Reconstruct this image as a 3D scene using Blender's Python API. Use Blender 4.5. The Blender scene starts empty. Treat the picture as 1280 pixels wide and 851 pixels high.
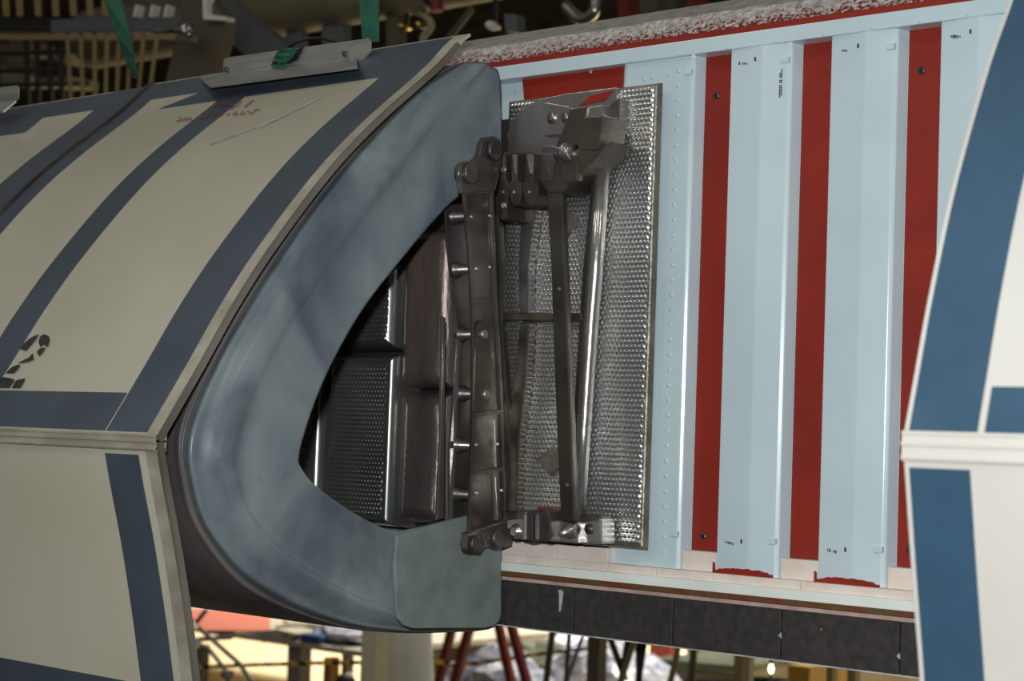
import bpy, bmesh, math, random
import numpy as np
from mathutils import Matrix, Vector

random.seed(7)
scene = bpy.context.scene
COL = scene.collection

# ------------------------------------------------------------------ camera
F, CX, CY = 2200.0, 640.0, 425.5            # focal length in pixels of the 1280x851 frame
_u = np.array([2634, 24.5, 2200.0]); _u /= np.linalg.norm(_u)
_v = np.array([.036, 1.0, 0.0]); _v[2] = -(_v[0]*_u[0] + _v[1]*_u[1]) / _u[2]; _v /= np.linalg.norm(_v)
_y = np.cross(_v, _u)
M = np.stack([_u, _y, _v])                  # camera axes -> world (X along the span, Y inward, Z up)
C = np.array([0.0, -1.766, 1.6])

cam_data = bpy.data.cameras.new('camera')
cam = bpy.data.objects.new('camera', cam_data)
COL.objects.link(cam)
cam.matrix_world = Matrix([list(M[0]) + [C[0]], list(M[1]) + [C[1]], list(M[2]) + [C[2]], [0, 0, 0, 1]])
cam_data.sensor_width = 36.0
cam_data.lens = 36.0 * F / 1280.0
cam_data.clip_end = 200
cam_data.dof.use_dof = True
cam_data.dof.focus_distance = 2.12
cam_data.dof.aperture_fstop = 8.0
scene.camera = cam

# ------------------------------------------------------------------ world, lights, exposure
world = bpy.data.worlds.new('hangar_air')
scene.world = world
world.use_nodes = True
bg = world.node_tree.nodes['Background']
bg.inputs[0].default_value = (.58, .56, .50, 1)
bg.inputs[1].default_value = .12


def light(name, kind, loc, target, energy, size=.1, color=(1, 1, 1), size_y=None):
    d = bpy.data.lights.new(name, kind)
    d.energy = energy
    d.color = color
    if kind == 'AREA':
        d.size = size
        if size_y:
            d.shape = 'RECTANGLE'; d.size_y = size_y
    elif kind in ('POINT', 'SPOT'):
        d.shadow_soft_size = size
    o = bpy.data.objects.new(name, d)
    COL.objects.link(o)
    o.location = loc
    o.rotation_euler = (Vector(target) - Vector(loc)).to_track_quat('-Z', 'Y').to_euler()
    return o


_flash = C + M @ np.array([-.03, .13, .02])
_aim = C + M @ np.array([-.1, .0, -2.0])
fl = light('camera_flash', 'SPOT', _flash, _aim, 106, .025, (.93, .98, 1.0))
fl.data.spot_size = math.radians(110); fl.data.spot_blend = .6
for k, (lx, ly) in enumerate(((-5.5, -4.5), (-2.5, -5.5), (.5, -4.5), (3.5, -2.5), (-3.5, -1.6))):  # unseen overhead lamps, added in several pieces to put glints on metal
    light('hangar_lamp_%d' % k, 'AREA', (lx, ly, 5.5), (lx*.5-.8, ly*.5, 1.2), 17, .5, (1, .97, .9), 1.6)
lb_ = light('hangar_lamp_back', 'AREA', (-6, 11, 8.5), (-6, 12, 0), 2400, 9, (1, .93, .80), 9)
lb_.data.spread = math.radians(95)
scene.view_settings.view_transform = 'Standard'
scene.view_settings.look = 'None'
scene.view_settings.gamma = 1
scene.view_settings.use_curve_mapping = False
scene.view_settings.exposure = 0


# ------------------------------------------------------------------ pixel -> place helpers
def ray(px, py): return M @ np.array([px - CX, CY - py, -F])


def PW(px, py, w):
    d = ray(px, py); t = (-w - C[1]) / d[1]; return C + t * d


def PU(px, py, u):
    d = ray(px, py); t = (u - C[0]) / d[0]; return C + t * d


def PZ(px, py, z):
    d = ray(px, py); t = (z - C[2]) / d[2]; return C + t * d


def zat(py, w, px=700): return PW(px, py, w)[2]


# ------------------------------------------------------------------ materials
def S(r, g, b):
    f = lambda c: (c/255/12.92 if c/255 <= .04045 else ((c/255 + .055)/1.055) ** 2.4)
    return (f(r), f(g), f(b), 1)


def mat(name, col, rough=.5, metal=0.0, col2=None, scale=8, detail=4, lo=.35, hi=.65, bump=0.0, bscale=60,
        stretch=(1, 1, 1), coat=0.0, rvar=0.0, emit=None, spec=.5, trans=0.0, distort=0.0):
    m = bpy.data.materials.new(name); m.use_nodes = True
    nt = m.node_tree; b = nt.nodes['Principled BSDF']
    b.inputs['Base Color'].default_value = col
    b.inputs['Roughness'].default_value = rough
    b.inputs['Metallic'].default_value = metal
    b.inputs['Coat Weight'].default_value = coat
    b.inputs['Coat Roughness'].default_value = .08
    b.inputs['Specular IOR Level'].default_value = spec
    if trans: b.inputs['Transmission Weight'].default_value = trans
    if emit:
        b.inputs['Emission Color'].default_value = emit[0]; b.inputs['Emission Strength'].default_value = emit[1]
    if col2 is not None or bump or rvar:
        tc = nt.nodes.new('ShaderNodeTexCoord'); mp = nt.nodes.new('ShaderNodeMapping')
        mp.inputs['Scale'].default_value = stretch
        nt.links.new(tc.outputs['Object'], mp.inputs['Vector'])
    if col2 is not None or rvar:
        n = nt.nodes.new('ShaderNodeTexNoise'); n.inputs['Scale'].default_value = scale
        n.inputs['Detail'].default_value = detail; n.inputs['Distortion'].default_value = distort
        nt.links.new(mp.outputs[0], n.inputs['Vector'])
        mr = nt.nodes.new('ShaderNodeMapRange'); mr.inputs[1].default_value = lo; mr.inputs[2].default_value = hi
        nt.links.new(n.outputs['Fac'], mr.inputs[0])
        if col2 is not None:
            mx = nt.nodes.new('ShaderNodeMix'); mx.data_type = 'RGBA'
            mx.inputs[6].default_value = col; mx.inputs[7].default_value = col2
            nt.links.new(mr.outputs[0], mx.inputs[0]); nt.links.new(mx.outputs[2], b.inputs['Base Color'])
        if rvar:
            r2 = nt.nodes.new('ShaderNodeMapRange'); r2.inputs[3].default_value = rough - rvar; r2.inputs[4].default_value = rough + rvar
            nt.links.new(mr.outputs[0], r2.inputs[0]); nt.links.new(r2.outputs[0], b.inputs['Roughness'])
    if bump:
        n2 = nt.nodes.new('ShaderNodeTexNoise'); n2.inputs['Scale'].default_value = bscale; n2.inputs['Detail'].default_value = 5
        nt.links.new(mp.outputs[0], n2.inputs['Vector'])
        bp = nt.nodes.new('ShaderNodeBump'); bp.inputs['Strength'].default_value = bump; bp.inputs['Distance'].default_value = .004
        nt.links.new(n2.outputs['Fac'], bp.inputs['Height']); nt.links.new(bp.outputs[0], b.inputs['Normal'])
    return m


MT = {}
MT['white'] = mat('white_enamel', S(208, 224, 228), .22, col2=S(198, 215, 221), scale=6, bump=.05, bscale=20)
MT['red'] = mat('red_silicone', S(146, 36, 18), .55, col2=S(130, 30, 16), scale=9, bump=.06, bscale=150)
MT['crust'] = mat('crusty_white_sealant', S(214, 206, 200), .9, col2=S(160, 150, 142), scale=120, detail=4, bump=1.0, bscale=280)
def _crust(m):
    nt = m.node_tree; b = nt.nodes['Principled BSDF']; src = b.inputs['Base Color'].links[0].from_socket
    tc = nt.nodes.new('ShaderNodeTexCoord'); sp = nt.nodes.new('ShaderNodeSeparateXYZ'); n = nt.nodes.new('ShaderNodeTexNoise')
    n.inputs['Scale'].default_value = 240; n.inputs['Detail'].default_value = 5
    mr = nt.nodes.new('ShaderNodeMapRange'); mr.inputs[1].default_value = 2.122; mr.inputs[2].default_value = 2.093; mr.inputs[3].default_value = -.2; mr.inputs[4].default_value = .09
    ad = nt.nodes.new('ShaderNodeMath'); ad.operation = 'ADD'
    th = nt.nodes.new('ShaderNodeMapRange'); th.inputs[1].default_value = .52; th.inputs[2].default_value = .6
    mx = nt.nodes.new('ShaderNodeMix'); mx.data_type = 'RGBA'; mx.inputs[7].default_value = S(128, 42, 30)
    nt.links.new(tc.outputs['Object'], sp.inputs[0]); nt.links.new(tc.outputs['Object'], n.inputs['Vector']); nt.links.new(sp.outputs['Z'], mr.inputs[0])
    nt.links.new(mr.outputs[0], ad.inputs[0]); nt.links.new(n.outputs['Fac'], ad.inputs[1]); nt.links.new(ad.outputs[0], th.inputs[0])
    nt.links.new(th.outputs[0], mx.inputs[0]); nt.links.new(src, mx.inputs[6]); nt.links.new(mx.outputs[2], b.inputs['Base Color'])
_crust(MT['crust'])
MT['crust_top'] = mat('grey_felt_skin', S(150, 146, 138), .95, col2=S(178, 172, 164), scale=60, bump=.9, bscale=220)
MT['cream_block'] = mat('cream_insulation', S(236, 223, 212), .85, col2=S(226, 208, 195), scale=30, bump=.2, bscale=200)
MT['lip'] = mat('pale_sealing_lip', S(242, 247, 240), .6, col2=S(232, 236, 226), scale=12, bump=.1)
MT['seal'] = mat('brown_seal', S(112, 52, 30), .6, col2=S(92, 78, 42), scale=28, bump=.5, bscale=90)
MT['pink'] = mat('pinkish_gap_filler', S(205, 178, 168), .8, col2=S(182, 150, 140), scale=30)
MT['tile'] = mat('black_glazed_tile', S(46, 42, 42), .6, col2=S(62, 57, 55), scale=90, detail=6, bump=.15, bscale=300)
MT['white_mark'] = mat('white_scuff', S(200, 198, 192), .8, col2=S(150, 148, 146), scale=60)
MT['rcc'] = mat('grey_carbon_composite', S(138, 148, 149), .34, col2=S(84, 94, 104), scale=5.5, detail=8, lo=.36, hi=.64, bump=.12, bscale=70,
                stretch=(1.4, .8, .6), rvar=.07, distort=1.2)
MT['rcc_skin'] = mat('dark_slate_outer_skin', S(122, 114, 110), .36, col2=S(92, 88, 90), scale=7, detail=6, bump=.1, bscale=60, rvar=.06)
MT['pad'] = mat('greenish_grey_pad', S(132, 142, 138), .5, col2=S(116, 126, 124), scale=30, bump=.04, bscale=120)
MT['cover'] = mat('beige_cover', S(202, 198, 178), .22, col2=S(192, 186, 166), scale=3.5, detail=5, bump=.03, bscale=8, coat=.25, rvar=.05)
MT['cover_low'] = mat('beige_cover_lower', S(206, 201, 181), .4, col2=S(200, 193, 172), scale=3.5, detail=5, bump=.03, bscale=8)  # same beige as the upper shell, coloured lighter as it faces the flash
MT['band'] = mat('slate_blue_band', S(78, 88, 98), .32, col2=S(70, 79, 90), scale=10, coat=.15)
MT['cover_r'] = mat('pale_cover', S(206, 202, 194), .5, col2=S(200, 194, 184), scale=5)
MT['band_r'] = mat('mid_blue_band', S(50, 80, 102), .5, col2=S(45, 74, 96), scale=18)
MT['rim'] = mat('worn_beige_rim', S(184, 177, 160), .5, col2=S(154, 145, 130), scale=14, detail=6, stretch=(1, 2, 2))
MT['clear'] = mat('clear_edge_lip', S(120, 114, 104), .2, col2=S(96, 90, 80), scale=8)
MT['alu'] = mat('brushed_aluminium', S(176, 176, 170), .42, metal=.6, col2=S(150, 150, 146), scale=12, bump=.05, bscale=90, stretch=(1, 8, 8))
MT['steel_dark'] = mat('dark_heat_tinted_steel', S(118, 112, 108), .33, metal=.65, col2=S(84, 78, 75), scale=14, detail=5, bump=.06, bscale=90, rvar=.08)
MT['steel_brown'] = mat('brown_heat_tinted_steel', S(108, 99, 90), .33, metal=.65, col2=S(74, 66, 60), scale=16, detail=5, rvar=.08)
MT['steel'] = mat('bright_machined_steel', S(214, 210, 206), .25, metal=.85, col2=S(168, 160, 156), scale=10, detail=5, rvar=.07, bump=.5, bscale=22)
MT['foil'] = mat('embossed_metal_foil', S(232, 238, 234), .24, metal=.92, col2=S(200, 200, 196), scale=9, rvar=.05)
MT['foil_hem'] = mat('foil_hem', S(150, 144, 132), .4, metal=.7, col2=S(122, 118, 106), scale=40, bump=.4, bscale=160)
MT['foil_dark'] = mat('brown_metal_foil', S(176, 172, 164), .30, metal=.85, col2=S(120, 128, 126), scale=9, rvar=.06)
MT['foil_bronze'] = mat('bronze_metal_foil', S(150, 132, 122), .36, metal=.6, col2=S(104, 92, 92), scale=7, rvar=.06, bump=.25, bscale=60, stretch=(3, 3, .6))
MT['green'] = mat('green_webbing', S(42, 104, 80), .8, col2=S(34, 86, 66), scale=40, bump=.3, bscale=300)
MT['black'] = mat('black_rubber', S(22, 22, 22), .5)
MT['stencil'] = mat('black_stencil_paint', S(30, 28, 24), .6, col2=S(60, 56, 46), scale=60)
MT['redink'] = mat('red_marker_ink', S(150, 40, 26), .5)
MT['ink'] = mat('black_ink', S(40, 44, 48), .6)
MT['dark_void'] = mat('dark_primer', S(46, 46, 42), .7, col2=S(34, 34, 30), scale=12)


def add_layer(m, col, scale, lo, hi, stretch, amount, detail=8, distort=0.0):
    """a further stain layer over a material's colour."""
    nt = m.node_tree; b = nt.nodes['Principled BSDF']; src = b.inputs['Base Color'].links[0].from_socket
    tc = nt.nodes.new('ShaderNodeTexCoord'); mp = nt.nodes.new('ShaderNodeMapping'); mp.inputs['Scale'].default_value = stretch
    n = nt.nodes.new('ShaderNodeTexNoise'); n.inputs['Scale'].default_value = scale; n.inputs['Detail'].default_value = detail; n.inputs['Distortion'].default_value = distort
    mr = nt.nodes.new('ShaderNodeMapRange'); mr.inputs[1].default_value = lo; mr.inputs[2].default_value = hi; mr.inputs[4].default_value = amount
    mx = nt.nodes.new('ShaderNodeMix'); mx.data_type = 'RGBA'; mx.inputs[7].default_value = col
    nt.links.new(tc.outputs['Object'], mp.inputs[0]); nt.links.new(mp.outputs[0], n.inputs['Vector']); nt.links.new(n.outputs['Fac'], mr.inputs[0])
    nt.links.new(mr.outputs[0], mx.inputs[0]); nt.links.new(src, mx.inputs[6]); nt.links.new(mx.outputs[2], b.inputs['Base Color'])


add_layer(MT['rcc'], S(66, 74, 86), 9, .52, .66, (1, 1, 1), .4, distort=.6)
add_layer(MT['rcc'], S(166, 178, 184), 14, .58, .74, (1, 1, .5), .28, distort=.3)
add_layer(MT['rcc'], S(58, 64, 72), 26, .60, .72, (1, .5, 1.4), .14, distort=3.0)


# ------------------------------------------------------------------ mesh helpers
def mk(name, verts, faces, m, parent=None, smooth=False, bevel=0.0, fix=True):
    me = bpy.data.meshes.new(name)
    me.from_pydata([tuple(float(c) for c in v) for v in verts], [], faces)
    if fix:
        bm = bmesh.new(); bm.from_mesh(me)
        bmesh.ops.recalc_face_normals(bm, faces=bm.faces); bm.to_mesh(me); bm.free()
    me.materials.append(m if not isinstance(m, str) else MT[m])
    if smooth: me.polygons.foreach_set('use_smooth', [True]*len(me.polygons))
    o = bpy.data.objects.new(name, me); COL.objects.link(o)
    if parent is not None: o.parent = parent
    if bevel:
        b = o.modifiers.new('bevel', 'BEVEL'); b.width = bevel; b.segments = 2; b.limit_method = 'ANGLE'
    return o


def root(name, label, cat, group=None):
    o = bpy.data.objects.new(name, None); COL.objects.link(o)
    o['label'] = label; o['category'] = cat
    if group: o['group'] = group
    o.empty_display_size = .05
    return o


def tag(o, label, cat, group=None):
    o['label'] = label; o['category'] = cat
    if group: o['group'] = group
    return o


def extr(front, vec):
    n = len(front); vec = np.array(vec)
    v = [np.array(p) for p in front] + [np.array(p) + vec for p in front]
    f = [list(range(n)), list(range(2*n-1, n-1, -1))] + [[i, (i+1) % n, n+(i+1) % n, n+i] for i in range(n)]
    return v, f


def prism_w(name, poly, w1, w0, m, parent=None, bevel=0.0):
    v, f = extr([PW(x, y, w1) for x, y in poly], (0, w1-w0, 0)); return mk(name, v, f, m, parent, bevel=bevel)


def prism_u(name, poly, u1, du, m, parent=None, bevel=0.0):
    v, f = extr([PU(x, y, u1) for x, y in poly], (-du, 0, 0)); return mk(name, v, f, m, parent, bevel=bevel)


def box(name, x0, x1, y0, y1, z0, z1, m, parent=None, bevel=0.0):
    v = [(x, y, z) for x in (x0, x1) for y in (y0, y1) for z in (z0, z1)]
    f = [[0, 1, 3, 2], [4, 6, 7, 5], [0, 4, 5, 1], [2, 3, 7, 6], [0, 2, 6, 4], [1, 5, 7, 3]]
    return mk(name, v, f, m, parent, bevel=bevel)


def tube_geo(pts, r, n=10, cap=True):
    pts = [Vector([float(c) for c in p]) for p in pts]; rs = r if isinstance(r, (list, tuple)) else [r]*len(pts)
    v, f = [], []
    for i, p in enumerate(pts):
        a = pts[max(i-1, 0)]; b = pts[min(i+1, len(pts)-1)]
        d = (b-a).normalized(); s = d.orthogonal().normalized() if i == 0 else (s - d*s.dot(d)).normalized()
        t = d.cross(s)
        for k in range(n):
            an = 2*math.pi*k/n; v.append(p + (s*math.cos(an) + t*math.sin(an))*rs[i])
    for i in range(len(pts)-1):
        for k in range(n): f.append([i*n+k, i*n+(k+1) % n, (i+1)*n+(k+1) % n, (i+1)*n+k])
    if cap: f += [list(range(n))[::-1], [(len(pts)-1)*n+k for k in range(n)]]
    return v, f


def tube(name, pts, r, m, parent=None, n=10, smooth=True):
    v, f = tube_geo(pts, r, n)
    o = mk(name, v, f, m, parent, smooth=smooth)
    if smooth:
        for p in o.data.polygons:
            if len(p.vertices) > 4: p.use_smooth = False
    return o


def lathe_axis(name, c, axis, prof, m, parent=None, n=16):
    """prof: list of (distance along axis, radius) from point c."""
    c = np.array(c); a = np.array(axis, float); a /= np.linalg.norm(a)
    return tube(name, [c + a*t for t, _ in prof], [max(r, 1e-5) for _, r in prof], m, parent, n)


def spline(P, n):
    """Catmull-Rom through P, n samples uniform in index."""
    P = np.array(P, float); K = len(P)-1; out = []
    for t in np.linspace(0, K, n):
        i = min(int(t), K-1); f = t-i
        p0, p1, p2, p3 = P[max(i-1, 0)], P[i], P[i+1], P[min(i+2, K)]
        out.append(.5*((2*p1) + (-p0+p2)*f + (2*p0-5*p1+4*p2-p3)*f*f + (-p0+3*p1-3*p2+p3)*f**3))
    return np.array(out)


# ================================================================== SETTING
floor = mk('floor', [(-40, -8, 0), (25, -8, 0), (25, 5, 0), (-40, 5, 0), (25, 40, 0), (-40, 40, 0)], [[0, 1, 2, 3], [3, 2, 4, 5]],
           mat('grey_concrete_floor', S(84, 78, 70), .7, col2=S(66, 62, 56), scale=1.5))  # unseen near floor, made dark to cut bounce under the panel
floor.data.materials.append(mat('cream_floor_paint', S(226, 206, 166), .5, col2=S(216, 194, 154), scale=1.2))
floor.data.polygons[1].material_index = 1
floor['kind'] = 'structure'
wallm = mat('dim_hangar_wall', S(42, 38, 30), .8, col2=S(70, 62, 46), scale=1.6, detail=6, stretch=(1, 1, 3))
wb = box('wall_back', -40, 25, 30, 30.3, 0, 16, wallm); wb['kind'] = 'structure'
wl = box('wall_left', -40, -39.7, -8, 30, 0, 16, wallm); wl['kind'] = 'structure'

# ================================================================== WING SPAR
UR = -1.447                                   # plane of the open rib of the carbon panel
spar = root('wing_spar', 'white corrugated wing spar with dark red strips between its ribs', 'wing spar')
D = .02
zT, zB = 2.085, 1.43
period = .135
reds = [-1.1867 + period*k for k in range(-1+1, 5)]     # left edges of the recessed strips
prof = [(-2.6, 0.0), (-1.300, 0.0), (-1.292, D)]        # (u, w) from left to right
for r in reds:
    prof += [(r-.0085, D), (r-.004, D-.003), (r, 0.0), (r+.047, 0.0), (r+.0485, D), (r+.093, D+.005), (r+.0955, D+.005)]
prof = [p for p in prof if p[0] < -.35]
v, f = [], []
for (a, w) in prof:
    v += [(a, -w, zB), (a, -w, zT)]
for i in range(len(prof)-1): f.append([2*i, 2*i+2, 2*i+3, 2*i+1])
web = mk('corrugated_web', v, f, 'white', spar, fix=False)
web.modifiers.new('thick', 'SOLIDIFY').thickness = -.003
web.modifiers['thick'].offset = 1
bv = web.modifiers.new('bevel', 'BEVEL'); bv.width = .002; bv.segments = 3; bv.limit_method = 'ANGLE'; bv.angle_limit = math.radians(15)
for k, r in enumerate(reds):
    z0 = 1.4725
    st = box('red_strip', r+.0015, r+.046, -.0035, .001, z0, 2.077, 'red', spar, bevel=.001)
    # small recessed fasteners near both ends
    for zz in ((2.018, 1.489) if k == 0 else (2.02, 1.492) if k == 2 else ()):
        c = (r+.018, -.0036, zz)
        lathe_axis('fastener', c, (0, -1, 0), [(0, .0048), (.0006, .0048), (.0009, .0036), (.0006, .0030)], 'steel_brown', st, 10)
        lathe_axis('fastener_hole', np.array(c)-np.array([0, .0006, 0]), (0, -1, 0), [(0, .0026), (.0004, .0026)], 'black', st, 10)
    # cream block under every strip
    box('insulation_block', r-.001, r+.049, -.018, 0, 1.446, 1.4722, 'cream_block', spar, bevel=.001)
    # moulded marks on the crest
    for zz in (2.043, 1.487):
        box('fixing_clip', r-.0165, r-.006, -(D+.0035), -.01, zz, zz+.007, 'white', spar, bevel=.0008)
# ragged red sealant below each crest
for r in reds:
    pts = [(r+.0475, 1.4485), (r+.0475, 1.4615), (r+.0488, 1.4600), (r+.0492, 1.4535)]
    n = 22
    for i in range(n+1):
        t = i/n; pts.append((r+.050 + t*.077, 1.4525 + .0045*math.sin(math.pi*min(1, t*1.05))**.6 + random.uniform(-.0009, .0009)))
    pts.append((r+.128, 1.4485))
    vv, ff = extr([(a, -(D+.0065), z) for a, z in pts], (0, .004, 0))
    mk('red_sealant', vv, ff, 'red', spar)
# upper cap flange
capz0, capz1 = zat(90.0, .026), zat(72.5, .026)
vv, ff = extr([(-2.6, -.026, capz0), (-.35, -.026, capz0), (-.35, -.026, capz1), (-2.6, -.026, capz1)], (0, .024, 0))
mk('cap_flange', vv, ff, 'white', spar, bevel=.001)
box('red_seam', -2.6, -.35, -.0255, 0, capz1-.0005, zat(65, .0255), 'red', spar, bevel=.001)
# red silicone patch above the foil
pp = [PW(652, 96, .012), PW(779, 79, .012), PW(780, 112, .012), PW(655, 130, .012)]
vv, ff = extr(pp, (0, .013, 0)); rp = mk('red_patch', vv, ff, 'red', spar, bevel=.0015)
lathe_axis('fastener', PW(739, 90, .012), (0, -1, 0), [(0, .002), (.001, .002)], 'white_mark', rp, 8)
# bead at the left of the wide flat
tube('moulding', [(-1.2935, -D+.004, capz0), (-1.2935, -D+.004, 1.452)], .004, 'white', spar, 10)
# rivets along the wide flat (too small to single out)
V, Fc = [], []
def rivet(c, r=.0028):
    base = len(V); n = 8
    for (h, rr) in ((0, r), (.001, r*.9), (.0017, r*.45)):
        for k in range(n): V.append((c[0]+rr*math.cos(2*math.pi*k/n), c[1]-h, c[2]+rr*math.sin(2*math.pi*k/n)))
    for j in range(2):
        for k in range(n): Fc.append([base+j*n+k, base+j*n+(k+1) % n, base+(j+1)*n+(k+1) % n, base+(j+1)*n+k])
    Fc.append([base+2*n+k for k in range(n)])
for i in range(33): rivet((-1.2135, -D, 2.05 - i*.0182))
for x_, y_ in ((646, 113), (806, 99), (815, 96), (836, 93)): rivet(PW(x_, y_, D if x_ > 790 else .001))
for x_ in range(790, 1240, 60): rivet(PW(x_, 88-(x_-700)*.137, .0262), .0018)
rv = mk('rivets', V, Fc, 'white', spar, smooth=True); rv['kind'] = 'stuff'
# inked part marks on the crests
V, Fc = [], []
def inkbox(c, du, dz):
    b = len(V); x, y, z = c
    V.extend([(x-du, y, z-dz), (x+du, y, z-dz), (x+du, y, z+dz), (x-du, y, z+dz)]); Fc.append([b, b+1, b+2, b+3])
for i, r in enumerate(reds):
    for zz in (2.049, 1.486):
        for k in range(5):
            if random.random() < .85:
                inkbox((r+.062+k*.0026, -(D+.0018+.0001*k), zz-k*.0004), random.uniform(.0006, .0011), random.uniform(.001, .0019))
        inkbox((r+.0855, -(D+.0048), zz+.002), .0012, .0024)
r = reds[0]
zz = 2.035
for k in range(16):
    if k == 5 or k == 8: continue
    for h in (-1, 1):
        if random.random() < .8: inkbox((r+.120+h*.0011, -(D+.0030), zz - k*.0021), .0009, .0008)
ik = mk('inked_marks', V, Fc, 'ink', spar, fix=False); ik['kind'] = 'stuff'
ik.location = (0, -.0009, 0)
# upper wing skin with crusty sealant
zc = zat(65, .0255)
sk = [(.026, zc-.001), (.018, zc+.008), (.006, zat(45, .006)), (-.06, 2.1515), (-.35, 2.165), (-.35, 2.15), (-.02, 2.10), (.0, zc-.003)]
NU = 90
v, f = [], []
for i in range(NU+1):
    a = -2.6 + i*2.25/NU
    for j, (w, z) in enumerate(sk):
        jit = random.uniform(-.0012, .0012) if j in (1, 2) else 0
        v.append((a, -w-jit, z+jit))
n = len(sk)
for i in range(NU):
    for j in range(n): f.append([i*n+j, i*n+(j+1) % n, (i+1)*n+(j+1) % n, (i+1)*n+j])
us = mk('upper_skin', v, f, 'crust_top', spar)
us.data.materials.append(MT['crust'])
for p in us.data.polygons:
    if p.center.y < -.001 and p.center.z < 2.13: p.material_index = 1
# dark sheet over the white web in the left bay
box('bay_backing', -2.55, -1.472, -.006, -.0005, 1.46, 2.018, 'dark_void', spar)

# lower edge: insulation rows, sealing lip, seal, tiles
carrier = root('carrier_panel', 'lower wing edge of black tiles under a pale sealing lip', 'tile panel')
def row(name, y0, y1, w, m, seams, depth=.02, parent=carrier, gap=.0004):
    z0, z1 = zat(y1, w), zat(y0, w)
    out = []
    for a, b in zip(seams, seams[1:]):
        out.append(box(name, a+gap, b-gap, -w, -w+depth, z0, z1, m, parent, bevel=.0008))
    return out
UW = lambda px, py, w: PW(px, py, w)[0]
row('insulation_block', 680, 698.5, .030, 'cream_block', [-2.2, -1.46, -1.37, UW(760, 690, .03)], parent=spar, depth=.028)
row('insulation_block', 698.5, 709, .033, 'cream_block', [-2.2, UW(655, 700, .033), UW(758, 712, .033), UW(820, 720, .033), UW(1000, 735, .033), -.72, -.35], parent=spar, depth=.03)
row('sealing_lip', 709, 721.5, .040, 'lip', [-2.6, -.35], depth=.06)
row('brown_seal', 720.3, 727.2, .0410, 'seal', [-2.6, -.35], depth=.05)
row('gap_filler', 726, 732.5, .035, 'pink', [-2.6, -.35], depth=.05)
seams = [-1.92, -1.77, -1.62, UW(718, 735, .036), UW(842, 748, .036), UW(977, 765, .036), UW(1125, 782, .036), -.76, -.61, -.46]
tiles = row('tile', 732, 790, .036, 'tile', seams, depth=.15, gap=.0009)
vv, ff = extr([PW(698, 737, .0365), PW(702, 737, .0365), PW(704, 741, .0365), PW(701, 764, .0365), PW(698.5, 764, .0365), PW(699, 745, .0365)], (0, .0008, 0))
mk('white_scuff', vv, ff, 'white_mark', tiles[2])
for (x_, y_, t_) in ((976, 794, 4), (1124, 820, 5)):
    vv, ff = extr([PW(x_-3.5, y_, .0365), PW(x_+.5, y_-4, .0365), PW(x_+1, y_+4, .0365)], (0, .0008, 0)); mk('chip', vv, ff, 'white_mark', tiles[t_])
vv, ff = extr([PW(1025, 786, .0365), PW(1028, 784, .0365), PW(1027, 790, .0365)], (0, .0008, 0)); mk('orange_chip', vv, ff, mat('orange_chip', S(190, 90, 50), .7), tiles[5])
box('lower_skin', -2.6, -.35, .1, .6, zat(790, .036)+.0, zat(790, .036)+.03, 'tile', carrier)
box('tile_edge_coat', -2.6, -.35, -.0355, .1, zat(790, .036)-.0016, zat(790, .036)+.0004, 'white_mark', carrier)

# ================================================================== FOIL BLANKETS
def foil(name, u0, u1, z0, z1, w0, w1, m, label, group, pitch=.0060, amp=.0024, hem=.009, rad=.006, hemmat=None, res=4, crumple=.0, hemh=.0):
    ro = root(name, label, 'insulation blanket', group)
    nu = max(8, int((u1-u0)/pitch*res)); nz = max(8, int((z1-z0)/pitch*res))
    U = np.linspace(u0, u1, nu+1); Z = np.linspace(z0, z1, nz+1)
    A, B = np.meshgrid(U, Z, indexing='ij')
    e = np.minimum(np.minimum(A-u0, u1-A), np.minimum(B-z0, z1-B))
    t = np.clip(e/rad, 0, 1); h = np.sqrt(np.clip(1-(1-t)**2, 0, 1))
    mask = np.clip((e-hem)/.002, 0, 1)
    row_ = np.floor(B/pitch)
    d = np.sin(math.pi*(A/pitch + .5*(row_ % 2)))**2 * np.sin(math.pi*B/pitch)**2
    rng = np.random.default_rng(abs(hash(name)) % 1000 if False else 5)
    big = np.zeros_like(A)
    for _ in range(10):
        k = rng.uniform(-40, 40, 2); big += np.sin(A*k[0] + B*k[1] + rng.uniform(0, 6))
    Wd = w0 + (w1-w0)*h + amp*d*mask + crumple*big*mask*.3 - hemh*np.exp(-((e-hem)/.0015)**2)
    v = np.stack([A, -Wd, B], -1).reshape(-1, 3)
    idx = np.arange((nu+1)*(nz+1)).reshape(nu+1, nz+1)
    f = np.stack([idx[:-1, :-1], idx[1:, :-1], idx[1:, 1:], idx[:-1, 1:]], -1).reshape(-1, 4)
    o = mk('foil_face', v, f.tolist(), m, ro, smooth=True, fix=False)
    if hemmat:
        o.data.materials.append(MT[hemmat])
        cen = (e[:-1, :-1] + e[1:, 1:])/2
        o.data.polygons.foreach_set('material_index', (cen < hem).astype(int).reshape(-1).tolist())
    return ro

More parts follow.
